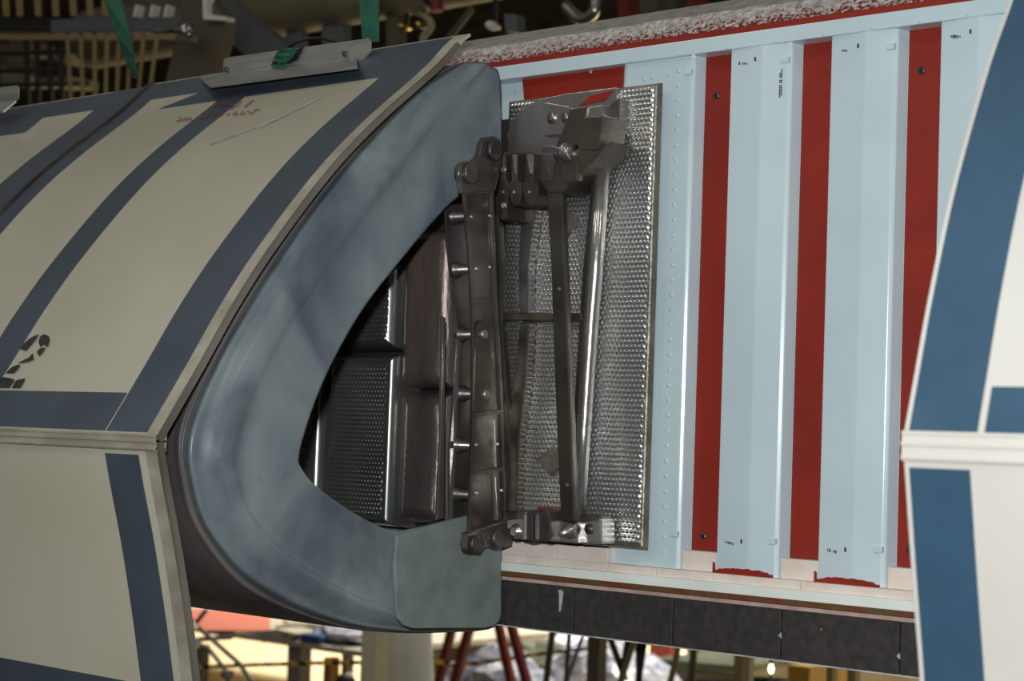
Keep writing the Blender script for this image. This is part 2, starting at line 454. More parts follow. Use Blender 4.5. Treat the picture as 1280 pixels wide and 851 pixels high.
fb = foil('foil_blanket', -1.465, -1.2265, 1.470, 2.034, .034, .044, 'foil', 'large dimpled silver foil blanket hung on the white spar', None, hem=.0055, hemmat='foil_hem', hemh=.001, crumple=.0009)
box('foil_backing', -1.46, -1.236, -.036, -.021, 1.475, 2.028, 'foil_hem', fb)
for (cx_, cy_, s_) in ((706, 278, 17), (689, 576, 19)):
    vv, ff = extr([PW(cx_-s_, cy_-2, .05), PW(cx_+2, cy_-s_, .05), PW(cx_+s_, cy_+2, .05), PW(cx_-2, cy_+s_, .05)], (0, .004, 0))
    mk('diamond_clip', vv, ff, 'foil_hem', fb, bevel=.0012)
def quick(px0, px1, py0, py1, w): a = PW(px0, py1, w); b = PW(px1, py1, w); t = PW((px0+px1)/2, py0, w); bt = PW((px0+px1)/2, py1, w); return a[0], b[0], bt[2], t[2]
g = 'foil blankets seen through the opening of the carbon panel'
a = quick(400, 487, 440, 657, .07); foil('foil_cushion', *a, .02, .07, 'foil_dark', 'dark dimpled foil cushion low in the panel opening, beside two smooth ones', g, hem=.016, rad=.012, hemmat=None, amp=.0036, crumple=.001)
a = quick(490, 552, 488, 656, .060); foil('foil_cushion', *a, .02, .060, 'foil_bronze', 'smooth bronze foil cushion at the foot of the panel opening', g, hem=.018, rad=.022, amp=.0010, crumple=.0012)
a = quick(492, 558, 285, 485, .060); foil('foil_cushion', *a, .02, .060, 'foil_bronze', 'tall bronze foil cushion above the smooth one, beside the bolted beam', g, hem=.018, rad=.020, amp=.0010, crumple=.0018)
a = quick(415, 489, 330, 437, .065); foil('foil_cushion', *a, .02, .065, 'foil_dark', 'wrinkled dark foil cushion above the dimpled one in the opening', g, hem=.012, rad=.018, amp=.0030, crumple=.003)
a = quick(300, 396, 455, 640, .04); foil('foil_cushion', *a, .01, .04, 'foil_dark', 'shadowed foil cushion deepest inside the panel opening', g, hem=.012, rad=.012, amp=.0030, crumple=.001)

# ================================================================== CARBON PANEL
rcc = root('leading_edge_panel', 'grey carbon leading edge panel with an open curved end rib', 'wing panel')
rows = [
 (-.80, None),
 (-.062, [(561, 82), (509, 112), (449, 172), (384, 249), (316, 347), (256, 454), (220, 534), (223, 605), (245, 669), (306, 738), (408, 780), (500, 791), (580, 789.5)]),
 (-.050, [(566, 81), (515, 112), (455, 172), (390, 250), (322, 348), (262, 455), (226, 535), (229, 605), (251, 668), (311, 736), (411, 778.5), (500, 790), (585, 789)]),
 (-.047, [(572, 80), (521, 113), (461, 173), (396, 251), (329, 347), (269, 451), (232, 539), (235, 605), (257, 667), (316, 732), (413, 776.5), (500, 789), (593, 789)]),
 (-.029, [(580, 78), (528, 114), (468, 174), (403, 252), (337, 348), (277, 449), (239, 543), (242, 605), (264, 665), (322, 727), (416, 773), (501, 788), (601, 788)]),
 (-.024, [(588, 77), (536, 116), (477, 178), (414, 256), (350, 350), (291, 448), (252, 546), (256, 604), (278, 660), (334, 718), (422, 767), (504, 784), (605, 787.5)]),
 (-.015, [(598, 77), (546, 122), (488, 184), (427, 263), (364, 354), (308, 449), (271, 549), (276, 604), (296, 655), (348, 710), (430, 757), (508, 777), (612, 786)]),
 (-.009, [(606, 79), (560, 127), (505, 190), (445, 269), (383, 357), (327, 450), (288, 554), (293, 605), (312, 650), (364, 704), (439, 748), (514, 769), (618, 783)]),
 (-.012, [(614, 83.5), (573, 134), (520, 196), (460, 275), (399, 361), (345, 452), (303, 560), (308, 606), (326, 648), (378, 698), (446, 737), (517, 757), (624, 778)]),
 (-.008, [(625, 99), (590, 158), (535, 218), (477, 291), (418, 370), (367, 459), (333, 563), (339, 604), (358, 640), (405, 683), (457, 711), (520, 727), (627, 768)]),
 (.0, [(627.5, 200), (598, 226), (557, 260), (500, 326), (449, 393), (404, 477), (375, 562), (380, 590), (405, 615), (448, 644), (490, 663), (525, 659), (627, 633)]),
]
N = 110
R3 = []
for du, r_ in rows:
    if r_ is None: R3.append(None); continue
    R3.append(spline([PU(x, y, UR+du) for x, y in r_], N))
sk0 = R3[1].copy(); sk0[:, 0] = UR-.80; R3[0] = sk0
# rounded intermediate rows: spline across rows
G = np.stack(R3)                                    # rows x N x 3
fine = [G[0]]
core = np.stack([spline(G[1:, j], 73) for j in range(N)], 1)
G = np.concatenate([G[:1], core])
nr = len(G)
v = G.reshape(-1, 3); idx = np.arange(nr*N).reshape(nr, N)
f = np.stack([idx[:-1, :-1], idx[1:, :-1], idx[1:, 1:], idx[:-1, 1:]], -1).reshape(-1, 4).tolist()
sh = mk('shell', v, f, 'rcc', rcc, smooth=True, fix=False)
nrm = sh.data.polygons[len(f)-40].normal
sh.data.materials.append(MT['rcc_skin'])
sh.data.polygons.foreach_set('material_index', [1 if (k // (N-1)) < 18 else 0 for k in range(len(f))])
so = sh.modifiers.new('thick', 'SOLIDIFY'); so.thickness = .005; so.use_even_offset = False
so.offset = -1 if nrm.x > 0 else 1
if nrm.x <= 0: pass
pad = prism_u('attachment_pad', [(497, 668), (540, 656), (583, 646), (627, 636), (627, 768), (624, 777), (616, 783), (606, 785), (516, 785.5), (506, 782), (499, 774), (496, 762), (494, 705)], UR+.003, .006, 'pad', rcc, bevel=.0015)

# ================================================================== BOLTED BEAM AT THE RIB
beam = root('rib_beam', 'dark bolted two-plate beam standing against the panel rib', 'beam')
U1 = UR + .026
UB = UR - .012
prism_u('front_plate', [(579, 238), (618, 236), (620, 300), (622, 378), (626, 430), (630, 520), (634, 652), (585, 666), (588, 590), (590, 480), (590, 378), (584, 300)], U1-.004, .003, 'steel_brown', beam, bevel=.0006)
def frame(name, outer, inset, m, h=.004):
    """a raised rim following a closed outline."""
    c = np.mean(np.array(outer, float), 0); inner = []
    n = len(outer)
    for i, p in enumerate(outer):
        p = np.array(p, float); a = np.array(outer[i-1], float); b = np.array(outer[(i+1) % n], float)
        d1 = (p-a)/np.linalg.norm(p-a); d2 = (b-p)/np.linalg.norm(b-p)
        nn = np.array([-d1[1]-d2[1], d1[0]+d2[0]]); nn /= np.linalg.norm(nn)
        if np.dot(nn, c-p) < 0: nn = -nn
        inner.append(p+nn*inset*1.25)
    fo = [PU(x, y, U1) for x, y in outer]; fi = [PU(x, y, U1) for x, y in inner]
    vec = np.array((-h, 0, 0)); v = fo + fi + [p+vec for p in fo] + [p+vec for p in fi]
    f = []
    for i in range(n):
        j = (i+1) % n
        f += [[i, j, n+j, n+i], [2*n+i, 2*n+j, j, i], [n+i, n+j, 3*n+j, 3*n+i], [2*n+i, 3*n+i, 3*n+j, 2*n+j]]
    return mk(name, v, f, m, beam, bevel=.0007)
frame('pocket_rim', [(580, 241), (617, 238), (620, 300), (621, 374), (590, 377), (585, 300)], 3.2, 'steel_dark')
frame('pocket_rim', [(590, 377), (621, 374), (626, 440), (629, 515), (591, 518), (591, 450)], 2.6, 'steel_brown')
frame('pocket_rim', [(591, 518), (629, 515), (631, 586), (589, 592)], 2.6, 'steel_brown')
frame('pocket_rim', [(589, 592), (631, 586), (634, 650), (586, 665)], 2.6, 'steel_brown')
prism_u('stiffener', [(600, 402), (606, 400), (611, 408), (622, 512), (593, 515), (596, 412)], U1+.002, .005, 'steel_brown', beam, bevel=.001)
for p0, p1 in (((618, 525), (620, 583)), ((619, 596), (622, 650))):
    vv, ff = extr([PU(p0[0]-.5, p0[1], U1), PU(p0[0]+.5, p0[1], U1), PU(p1[0]+.5, p1[1], U1), PU(p1[0]-.5, p1[1], U1)], (-.004, 0, 0)); mk('rib_line', vv, ff, 'steel', beam)
prism_u('upper_lug', [(577, 205), (584, 201), (592, 202), (600, 194), (603, 178), (608, 171), (618, 170), (626, 175), (629, 188), (626, 214), (620, 238), (579, 242), (577, 228)], U1+.002, .010, 'steel_dark', beam, bevel=.0015)
prism_u('lower_lug', [(584, 666), (634, 650), (646, 655), (640, 682), (622, 687), (612, 682), (602, 688), (592, 692), (583, 686)], U1+.002, .010, 'steel_dark', beam, bevel=.0015)
def washer(px, py, r, t=.006, m='steel_dark', name='pivot_bolt'):
    c = PU(px, py, U1+.002)
    o = lathe_axis(name, c - np.array([.012, 0, 0]), (1, 0, 0), [(0, r*1.1), (.008, r*1.1), (.0085, r*.8), (.0115, r*.8), (.012, r), (.012+t, r), (.0125+t, r*.85)], m, beam, 24)
washer(586, 217, .0125); washer(616, 188, .0125)
washer(593, 680, .0115, m='steel_brown'); washer(620, 673, .011)
prism_u('back_plate', [(557, 264), (566, 256), (582, 254), (590, 262), (596, 400), (596, 640), (562, 648), (562, 560), (572, 430), (564, 350), (558, 300)], UB, .003, 'steel_dark', beam, bevel=.0008)
prism_u('edge_strip', [(553, 395), (557, 397), (556, 520), (555, 648), (546, 650), (551, 540)], UB-.012, .004, 'steel', beam, bevel=.0006)
vv, ff = extr([PU(566, 380, UB+.004), PU(568, 380, UB+.004), PU(576, 430, UB+.004), PU(566, 648, UB+.004), PU(564, 648, UB+.004), PU(573, 430, UB+.004)], (-.004, 0, 0)); mk('plate_edge', vv, ff, 'steel', beam)
for (x_, y_) in ((566, 271), (569, 337), (575, 418), (577, 492), (571, 556), (570, 617)):
    c = PU(x_, y_, UB)
    lathe_axis('stud', c, (1, 0, 0), [(0, .0105), (.004, .0105), (.0045, .0085), (.009, .0085), (.0095, .0068), (U1-UB-.006, .0068)], 'steel_dark', beam, 14)
for (x_, y_, r_) in ((604, 418, .0062), (607, 493, .0062)):
    lathe_axis('bolt_head', PU(x_, y_, U1+.002), (1, 0, 0), [(-.002, r_), (.003, r_), (.004, r_*.7)], 'steel', beam, 14)
for (x_, y_) in ((594, 336), (611, 334), (588, 271), (611, 270), (594, 556), (620, 555), (594, 616), (625, 613)):
    lathe_axis('rivet_head', PU(x_, y_, U1-.004), (1, 0, 0), [(-.001, .003), (.0025, .0028), (.0035, .0015)], 'steel', beam, 10)

# ================================================================== ATTACHMENT FITTING WITH STRUTS
fit = root('attachment_fitting', 'machined steel clevis fitting with long struts over the silver foil', 'fitting')
WF = .058
prism_w('base_plate', [(650, 137), (672, 124), (708, 117), (770, 109), (773, 152), (738, 212), (694, 240), (640, 196), (633, 168)], .052, .043, 'steel', fit, bevel=.001)
prism_w('flange', [(679, 129), (684, 128), (712, 133), (706, 168), (680, 170)], .066, .05, 'steel', fit, bevel=.0012)
for (x_, y_, r_) in ((691, 147, .008), (708, 147, .007)):
    lathe_axis('bolt_boss', PW(x_, y_, .066), (0, -1, 0), [(-.004, r_), (.002, r_), (.0022, r_*.8), (.001, r_*.78)], 'steel', fit, 18)
prism_w('arm', [(713, 136), (734, 133), (731, 150), (722, 181), (694, 184), (700, 170)], .085, .05, 'steel_brown', fit, bevel=.001)
prism_w('arm', [(729, 146), (753, 145), (751, 166), (747, 187), (722, 187), (722, 174)], .100, .05, 'steel_brown', fit, bevel=.0012)
prism_w('arm_cap', [(734, 134), (752, 131), (754, 145), (729, 147)], .082, .05, 'steel', fit, bevel=.001)
prism_w('side_plate', [(754, 138), (774, 122), (774, 163), (752, 186), (746, 190)], .064, .04, 'steel_dark', fit, bevel=.001)
lathe_axis('bolt_head', PW(758, 144, .064), (0, -1, 0), [(-.002, .0075), (.001, .0075), (.0012, .0052), (.006, .0048), (.007, .003)], 'steel', fit, 14)
prism_w('red_tab', [(738, 119), (767, 112), (756, 125), (722, 133)], .0535, .05, 'red', fit, bevel=.0006)
prism_w('body', [(700, 196), (722, 186), (747, 187), (764, 176), (733, 210), (702, 241), (684, 240), (672, 226), (690, 222), (693, 205)], .098, .05, 'steel_brown', fit, bevel=.0015)
prism_w('corner_face', [(703, 206), (721, 203), (723, 216), (722, 226), (706, 230), (700, 218)], .1005, .09, 'steel_dark', fit, bevel=.002)
prism_w('clevis_block', [(630, 190), (652, 191), (690, 192), (696, 206), (690, 227), (624, 229), (626, 208)], .088, .05, 'steel_dark', fit, bevel=.001)
for k, (x0, x1, tip, yb) in enumerate(((624, 636, 628, 276), (635, 653, 644, 258), (653, 673, 662, 258))):
    xm = (x0+x1)/2
    prism_w('clevis_lug', [(x0+3, 192), (x1-6, 192), (xm+3, 226), (x1-1, 228), (x1-1, 243), (tip+5, yb-3), (tip, yb), (tip-5, yb-4), (x0, 240), (x0, 228), (xm-5, 226)], .104, .055, 'steel_brown', fit, bevel=.0015)
    prism_w('bright_web', [(x0+5, 193), (x1-7, 193), (xm+2, 217), (xm-1, 217)], .1055, .10, 'steel', fit, bevel=.0005)
    lathe_axis('rivet_head', PW(xm-1, 240, .104), (0, -1, 0), [(-.001, .0025), (.0015, .002)], 'steel', fit, 8)
for (x_, y_) in ((631, 212), (631, 257)):
    lathe_axis('bolt_head', PW(x_, y_, .104), (0, -1, 0), [(-.002, .0045), (.003, .0045), (.004, .003)], 'steel', fit, 10)
lathe_axis('bolt_boss', PW(708, 190, .100), (0, -1, 0), [(-.01, .011), (.004, .011), (.010, .007), (.012, .002)], 'steel', fit, 18)
tube('lock_wire', [PW(678, 185, .104), PW(690, 183, .106), PW(700, 186, .112), PW(709, 192, .113), PW(713, 200, .108)], .0016, 'alu', fit, 8)
# struts
def strut(name, pl, pr, w1, th, m, bev=.0015, parent=fit):
    poly = pl + pr[::-1]
    return prism_w(name, poly, w1, w1-th, m, parent, bevel=bev)
strut('strut', [(683, 238), (689, 340), (692, 440), (696, 540), (701, 652)], [(702, 238), (706, 340), (710, 440), (714, 540), (718, 652)], .094, .010, 'steel_brown')
for (x_, y_) in ((699, 361), (709, 606)):
    lathe_axis('rivet_head', PW(x_, y_, .094), (0, -1, 0), [(-.001, .0026), (.0015, .002)], 'steel', fit, 8)
strut('strut', [(741, 205), (728, 340), (722, 430), (715, 540), (718, 652)], [(750, 196), (738, 340), (731, 430), (724, 540), (722, 652)], .062, .014, 'steel_brown')
tube('rounded_strut', [PW(755, 188, .06), PW(744, 340, .06), PW(737, 430, .06), PW(730, 540, .06), PW(724, 655, .06)], [.0095, .0098, .0095, .0090, .0065], 'steel', fit, 18)
strut('strut', [(652, 255), (648, 330), (649, 392)], [(669, 255), (660, 330), (659, 392)], .060, .016, 'steel_dark')
strut('strut', [(650, 402), (642, 480), (634, 545), (632, 640)], [(661, 402), (656, 480), (649, 545), (645, 640)], .060, .016, 'steel_brown')
strut('strut', [(614, 268), (619, 330), (621, 400), (624, 470), (627, 560), (630, 640)], [(623, 268), (626, 330), (627, 400), (632, 470), (638, 560), (640, 640)], .066, .01, 'steel_brown')
strut('cross_bar', [(618, 391), (700, 391), (726, 392)][:1]+[(618, 400)], [(726, 391), (726, 401)], .064, .014, 'steel_brown', .001)
# lower clevis
prism_w('lower_base', [(634, 634), (664, 640), (752, 646), (752, 682), (700, 678), (634, 672)], .056, .03, 'steel_dark', fit, bevel=.001)
prism_w('red_patch', [(671, 634), (699, 637), (698, 648), (671, 643)], .060, .05, 'red', fit)
for (x0, x1) in ((655, 666), (671, 688)):
    prism_w('clevis_lug', [(x0+2, 643), (x0+7, 637), (x1-4, 639), (x1, 648), (x1, 677), (x0, 674)], .098, .05, 'steel_dark', fit, bevel=.0015)
    prism_w('bright_edge', [(x0-2, 644), (x0+1, 641), (x0+1, 675), (x0-2, 674)], .100, .06, 'steel', fit, bevel=.0008)
lathe_axis('pivot_bolt', PW(648, 664, .085), (0, -1, 0), [(-.03, .010), (.004, .010), (.0045, .006), (.01, .005)], 'steel', fit, 16)
prism_w('foot', [(690, 650), (722, 652), (722, 679), (690, 676)], .088, .05, 'steel', fit, bevel=.0015)
lathe_axis('cone_nut', PW(714, 663, .088), (-.25, -1, -.25), [(-.004, .011), (.004, .010), (.012, .006), (.02, .0015)], 'steel', fit, 16)
prism_w('end_bracket', [(726, 653), (751, 648), (752, 680), (727, 680)], .078, .05, 'steel', fit, bevel=.002)
prism_w('end_bracket_roll', [(724, 642), (752, 644), (752, 652), (724, 653)], .072, .05, 'steel_dark', fit, bevel=.003)
lathe_axis('bolt_head', PW(737, 661, .078), (0, -1, 0), [(-.001, .0066), (.002, .0066), (.0022, .0045), (.0012, .004)], 'steel_dark', fit, 14)
prism_w('lower_link', [(634, 650), (658, 648), (658, 657), (634, 661)], .088, .06, 'alu', fit, bevel=.001)

# ================================================================== PROTECTIVE COVERS
class Profile:
    """an open outline in (w, z), swept along the span."""
    def __init__(self, pts, n=48):
        self.p = spline(pts, n)
        d = np.linalg.norm(np.diff(self.p, axis=0), axis=1)
        self.s = np.concatenate([[0], np.cumsum(d)]); self.L = self.s[-1]
    def at(self, s, off=0.0):
        s = min(max(s, 0), self.L)
        w, z = np.interp(s, self.s, self.p[:, 0]), np.interp(s, self.s, self.p[:, 1])
        e = 1e-3; a, b = max(s-e, 0), min(s+e, self.L)
        t = np.array([np.interp(b, self.s, self.p[:, 0])-np.interp(a, self.s, self.p[:, 0]), np.interp(b, self.s, self.p[:, 1])-np.interp(a, self.s, self.p[:, 1])])
        t /= np.linalg.norm(t); nrm = np.array([-t[1], t[0]])       # path runs downward/outward: left normal points out
        return w+nrm[0]*off, z+nrm[1]*off
    def hit(self, px, py):
        """where a pixel's ray meets the swept surface: (u, s)."""
        d = ray(px, py); best = None
        for i in range(len(self.p)-1):
            (w0, z0), (w1, z1) = self.p[i], self.p[i+1]
            A = np.array([[-d[1], -(w1-w0)], [d[2], -(z1-z0)]]); b = np.array([w0+C[1], z0-C[2]])
            t, k = np.linalg.solve(A, b)
            if -.001 <= k <= 1.001 and t > 0 and (best is None or t < best[0]):
                best = (t, self.s[i]+k*(self.s[i+1]-self.s[i]))
        return ((C+best[0]*d)[0], best[1]) if best else None


def sheet(name, prof, s0, s1, u0, u1, off, th, m, parent, n=30, bevel=0.0, ends=None):
    """a curved sheet on the profile between s0..s1, u0..u1; ends: (du at s0 for the u0 side) for a skewed end."""
    S_ = np.linspace(s0, s1, n); v, f = [], []
    for i, s in enumerate(S_):
        a, b = prof.at(s, off), prof.at(s, off-th)
        uu0 = u0 + (ends or 0)*(1-i/(n-1))
        v += [(uu0, -a[0], a[1]), (u1, -a[0], a[1]), (u1, -b[0], b[1]), (uu0, -b[0], b[1])]
    for i in range(n-1):
        for k in range(4): f.append([4*i+k, 4*i+(k+1) % 4, 4*i+4+(k+1) % 4, 4*i+4+k])
    f += [[0, 1, 2, 3][::-1], [4*(n-1)+k for k in range(4)]]
    return mk(name, v, f, m, parent, bevel=bevel)


def decal(name, prof, pts, off, m, parent):
    """flat painted patch on the cover from a pixel outline."""
    v = []
    for x, y in pts:
        h = prof.hit(x, y)
        if h is None: return None
        w, z = prof.at(h[1], off); v.append((h[0], -w, z))
    return mk(name, v, [list(range(len(v)))], m, parent, fix=False)


def stroke(name, prof, pts, wd, off, m, parent):
    v = []
    for i, (x, y) in enumerate(pts):
        a = np.array(pts[max(i-1, 0)], float); b = np.array(pts[min(i+1, len(pts)-1)], float); d = (b-a)/np.linalg.norm(b-a)
        for sgn in (-1, 1):
            h = prof.hit(x-d[1]*wd*sgn, y+d[0]*wd*sgn); w, z = prof.at(h[1], off); v.append((h[0], -w, z))
    return mk(name, v, [[2*i, 2*i+1, 2*i+3, 2*i+2] for i in range(len(pts)-1)], m, parent, fix=False)


def wz(px, py, u): p = PU(px, py, u); return (-p[1], p[2])


UC = -1.467
up_px = [(577, 50), (544, 86), (470, 152), (410, 216), (342, 306), (294, 380), (250, 458), (197, 550)]
up = Profile([(.118, 2.107)] + [wz(x, y, UC) for x, y in up_px], 60)
lo_px = [(198, 553), (206, 604), (221, 686), (235, 779), (244, 851)]
lo_pts = [wz(x, y, UC) for x, y in lo_px]
lo_pts.append((lo_pts[-1][0]-.02, lo_pts[-1][1]-.09))
lo = Profile(lo_pts, 40)


def cover(name, label, group, up, lo, u0, u1, rim_side, cm, cml, bm_, rim=.022, bw=.058, extra=True, gap=.003, rimmat=None):
    """two half shells meeting at a nose seam, with tape bands. rim_side: +1 = finished edge at u1."""
    ro = root(name, label, 'protective cover', group)
    us_ = sheet('upper_shell', up, 0, up.L, u0, u1, 0, .004, cm, ro, 48, bevel=.0006)
    ls_ = sheet('lower_shell', lo, 0, lo.L, u0, u1, 0, .004, cml, ro, 32, bevel=.0006)
    # seam flanges along the nose
    wn, zn = up.p[-1]; wl_, zl_ = lo.p[0]
    gz = zn - zl_
    box('seam_strip', u0, u1, -(wn+.0022), -(wn-.012), zl_-.009, zn+.006, 'rim' if cm is MT['cover'] else cm, ro)
    for zz, th, out in ((zn+.0045, .003, .0035), ((zn+zl_)/2, .0035, .0045), ((zl_-.0065), .003, .004)):
        box('seam_flange', u0, u1, -(wn+out), -(wn-.012), zz-th/2, zz+th/2, 'rim' if cm is MT['cover'] else cm, ro, bevel=.0006)
    rimmat = rimmat or ('rim' if cm is MT['cover'] else cm)
    e = u1 if rim_side > 0 else u0
    q = -rim_side
    a, b = sorted((e + q*.0005, e + q*rim))
    sheet('edge_rim', up, .03, up.L-.006, a, b, .0016, .002, rimmat, ro, 44, bevel=.0004)
    sheet('edge_rim', lo, .004, lo.L, a, b, .0016, .002, rimmat, ro, 32, bevel=.0004)
    return ro, us_, ls_


ULEFT = -2.095
lc, lus, lls = cover('protective_cover', 'beige cover with slate blue bands and a stencilled 2, over the carbon panel', None, up, lo, ULEFT, UC, 1, MT['cover'], MT['cover_low'], 'band')
sA = up.hit(100, 490)[1]; sB = up.hit(100, 537)[1]
sT = up.hit(300, 122)[1]
sheet('tape_band', up, .008, sB, -1.560, -1.4905+.0, .0009, .0012, 'band', lc, 46)
sheet('tape_band', up, sT, up.L-.004, -1.872, -1.816, .0008, .0011, 'band', lc, 40)
sheet('tape_band', up, sA, sB, ULEFT, -1.563, .0008, .0011, 'band', lc, 8)
sheet('tape_band', up, .008, sT*.62, ULEFT, -1.562, .0008, .0011, 'band', lc, 10)
sheet('tape_band', up, sT*.62, sT, -2.0, -1.562, .0007, .0010, 'band', lc, 10, ends=.06)
sheet('tape_band', up, .03, up.L-.01, ULEFT, ULEFT+.045, .0010, .0012, 'band', lc, 40)
sheet('seam_lip', up, .004, up.L-.01, ULEFT-.002, ULEFT+.005, .004, .007, mat('grimy_rubber_seam', S(72, 64, 54), .5, col2=S(40, 38, 36), scale=20), lc, 40)  # dark strip raised along the gap between the two covers
# clear lips on the finished edge
sheet('clear_lip', up, .03, up.L, UC-.001, UC+.0035, .003, .007, 'clear', lc, 44)
sheet('clear_lip', lo, 0, lo.L, UC-.001, UC+.004, .003, .007, 'clear', lc, 32)
tb = lo.hit(150, 567)
sheet('tape_band', lo, tb[1], lo.L, -1.560, -1.503, .0009, .0012, 'band', lc, 30)
sb = lo.hit(100, 840)[1]
sheet('tape_band', lo, sb, lo.L, ULEFT, -1.562, .0008, .0011, 'band', lc, 8)

# stencilled 2 (five broken pieces, as sprayed)
two = [
 [(25.5, 436.5), (30, 431), (37, 424.5), (43, 421), (50, 418.5), (47, 424), (41, 431), (33.5, 439.5)],
 [(54, 419), (58, 418.8), (62, 421), (63.5, 425), (62, 432), (59.5, 434.5), (56, 431), (52, 435), (49, 428), (51, 422)],
 [(47, 440.5), (51, 436), (56, 435.5), (58.5, 434.8), (56, 440), (50.5, 446), (48, 443.5)],
 [(27.5, 452.5), (33, 449.5), (37.5, 447.5), (42, 442), (43.5, 450), (37, 453), (30, 454.5), (22.5, 455)],
 [(8, 467.5), (12, 463), (17, 459), (24, 456.5), (27, 457.5), (23, 463), (18.5, 467.3)],
 [(-4, 474), (6, 472), (14, 473.5), (20, 475.5), (17, 480), (12.5, 485.8), (-4, 485.5)],
 [(21.5, 476), (33, 473.5), (30.5, 479.5), (26.5, 486), (15.5, 486)],
]
for p in two: decal('stencil_mark', up, p, .0016, 'stencil', lc)
# red handwriting on the cover
for p in ([(264, 142), (268, 135), (274, 131.5), (282, 132), (289, 133.5)], [(303, 127), (297, 133), (288, 138)], [(318, 126), (312, 131), (306, 135)],
          [(221, 152.5), (226, 152), (228, 149), (224, 148.5)], [(228, 152), (233, 150), (232, 147)], [(235, 148), (233, 152), (240, 148), (238, 152)],
          [(250, 150), (256, 147)], [(258, 148), (264, 144)], [(266, 147), (270, 143), (274, 146)], [(276, 146), (279, 143)],
          [(283, 144.5), (288, 144)], [(291, 145), (296, 141), (299, 144), (294, 145.5)], [(301, 145), (304, 140), (307, 144), (303, 144.5)], [(309, 141), (313, 141), (311, 143), (315, 143), (320, 139), (325, 138)]):
    stroke('red_handwriting', up, p, .55, .0020, 'redink', lc)
# scratches, coloured pale for the flash they reflect
for p in ([(325, 158), (345, 150)], [(324, 161), (352, 148), (402, 123)], [(262, 182), (320, 160)]):
    stroke('pale_scratch', up, [tuple(np.array(p[0])+(np.array(p[-1])-np.array(p[0]))*t) for t in np.linspace(0, 1, 12)], .5, .0016, 'white_mark', lc)

# aluminium angle bracket on the cover top
def bracket(parent, up, xs, ys, dx):
    """xs, ys: pixel outline helper for one angle: base line left and right."""
    pass
hb = up.hit(355, 88)
wb_, zb_ = up.at(hb[1], .006)
wbk = wb_
upright = [(279, 94), (279, 75), (282, 72), (459, 48), (463, 51), (463, 64), (447, 82), (444, 72.5)]
br = root('angle_bracket', 'bare aluminium angle strapped on top of the big beige cover', 'bracket')
prism_w('upright_flange', upright, wbk, wbk-.003, 'alu', br, bevel=.0006)
fq = [PW(249, 96.5, wbk-.001), PW(444, 71.5, wbk-.001), PW(448, 82, wbk+.012), PW(452, 79, wbk+.012)]
fl_ = [PW(248, 96, wbk), PW(445, 71, wbk), PW(447, 83.5, wbk+.05), PW(262, 108, wbk+.05)]
vv, ff = extr(fl_, (0, .001, -.0025)); mk('foot_flange', vv, ff, 'alu', br, bevel=.0005)
for x_, y_ in ((284, 87), (432, 67.5)):
    lathe_axis('screw', PW(x_, y_, wbk), (0, -1, 0), [(-.001, .004), (.003, .004), (.0035, .0026)], 'steel_dark', br, 12)
# strap wrapped over the bracket with its buckle
sw = root('cargo_strap', 'green webbing strap with a buckle wrapped round the aluminium angle', 'strap')
vv, ff = extr([PW(338, 81, wbk+.003), PW(354, 79, wbk+.003), PW(356, 86, wbk+.019), PW(349, 94, wbk+.019)], (0, .0015, 0)); mk('webbing', vv, ff, 'green', sw)
vv, ff = extr([PW(338, 82, wbk+.004), PW(346, 64, wbk+.004), PW(369, 59, wbk+.004), PW(371, 62, wbk+.004), PW(355, 80, wbk+.004)], (0, .002, 0)); mk('webbing', vv, ff, 'green', sw)
prism_w('buckle', [(342, 76), (346, 66), (352, 62), (366, 60), (368, 63), (362, 72), (356, 77), (350, 79)], wbk+.009, wbk+.003, 'green', sw, bevel=.001)
tube('buckle_bar', [PW(345, 71, wbk+.011), PW(362, 68, wbk+.011)], .0022, 'green', sw, 8)
tube('buckle_bar', [PW(350, 63, wbk+.010), PW(366, 61, wbk+.010)], .0020, 'green', sw, 8)
prism_w('ratchet_slot', [(340.5, 77.5), (345, 76.5), (344.5, 79.5), (340.5, 80)], wbk+.0065, wbk+.004, 'black', sw)
prism_w('strap_tail', [(368, 63), (378, 58), (370, 74), (358, 80)], wbk+.004, wbk+.001, 'black', sw)
tube('cable_loop', [PW(360, 60, wbk-.01), PW(372, 52, wbk-.015), (PW(388, 48, wbk-.02)), PW(404, 48, wbk-.02), PW(420, 52, wbk-.015), PW(436, 55, wbk-.012)], .0022, 'black', sw, 8)
# hanging straps
hs = prism_w('hanging_strap', [(448, -150), (470, -150), (473, 0), (473, 52), (453, 53), (449, 0)], .045, .043, 'green')
tag(hs, 'wide bright green webbing strap hanging straight down behind the aluminium angle', 'strap')
hw = up.at(.0, .0)[0]
ss = root('twisted_strap', 'twisted dark green strap narrowing down to the gap between two covers', 'strap')
vv = []; ff = []
for i, (x0, x1, y, dw) in enumerate(((122, 143, -120, 0), (131, 152, 0, 0), (143, 161, 40, .006), (155, 167, 70, .012), (166, 173, 98, .016))):
    a = PW(x0, y, .07-dw); b = PW(x1, y, .07+dw)
    vv += [a, b, b+np.array([0, .0015, 0]), a+np.array([0, .0015, 0])]
    if i:
        for k in range(4): ff.append([4*(i-1)+k, 4*(i-1)+(k+1) % 4, 4*i+(k+1) % 4, 4*i+k])
ff += [[3, 2, 1, 0], [len(vv)-4+k for k in range(4)]]
mk('webbing', vv, ff, 'green', ss)

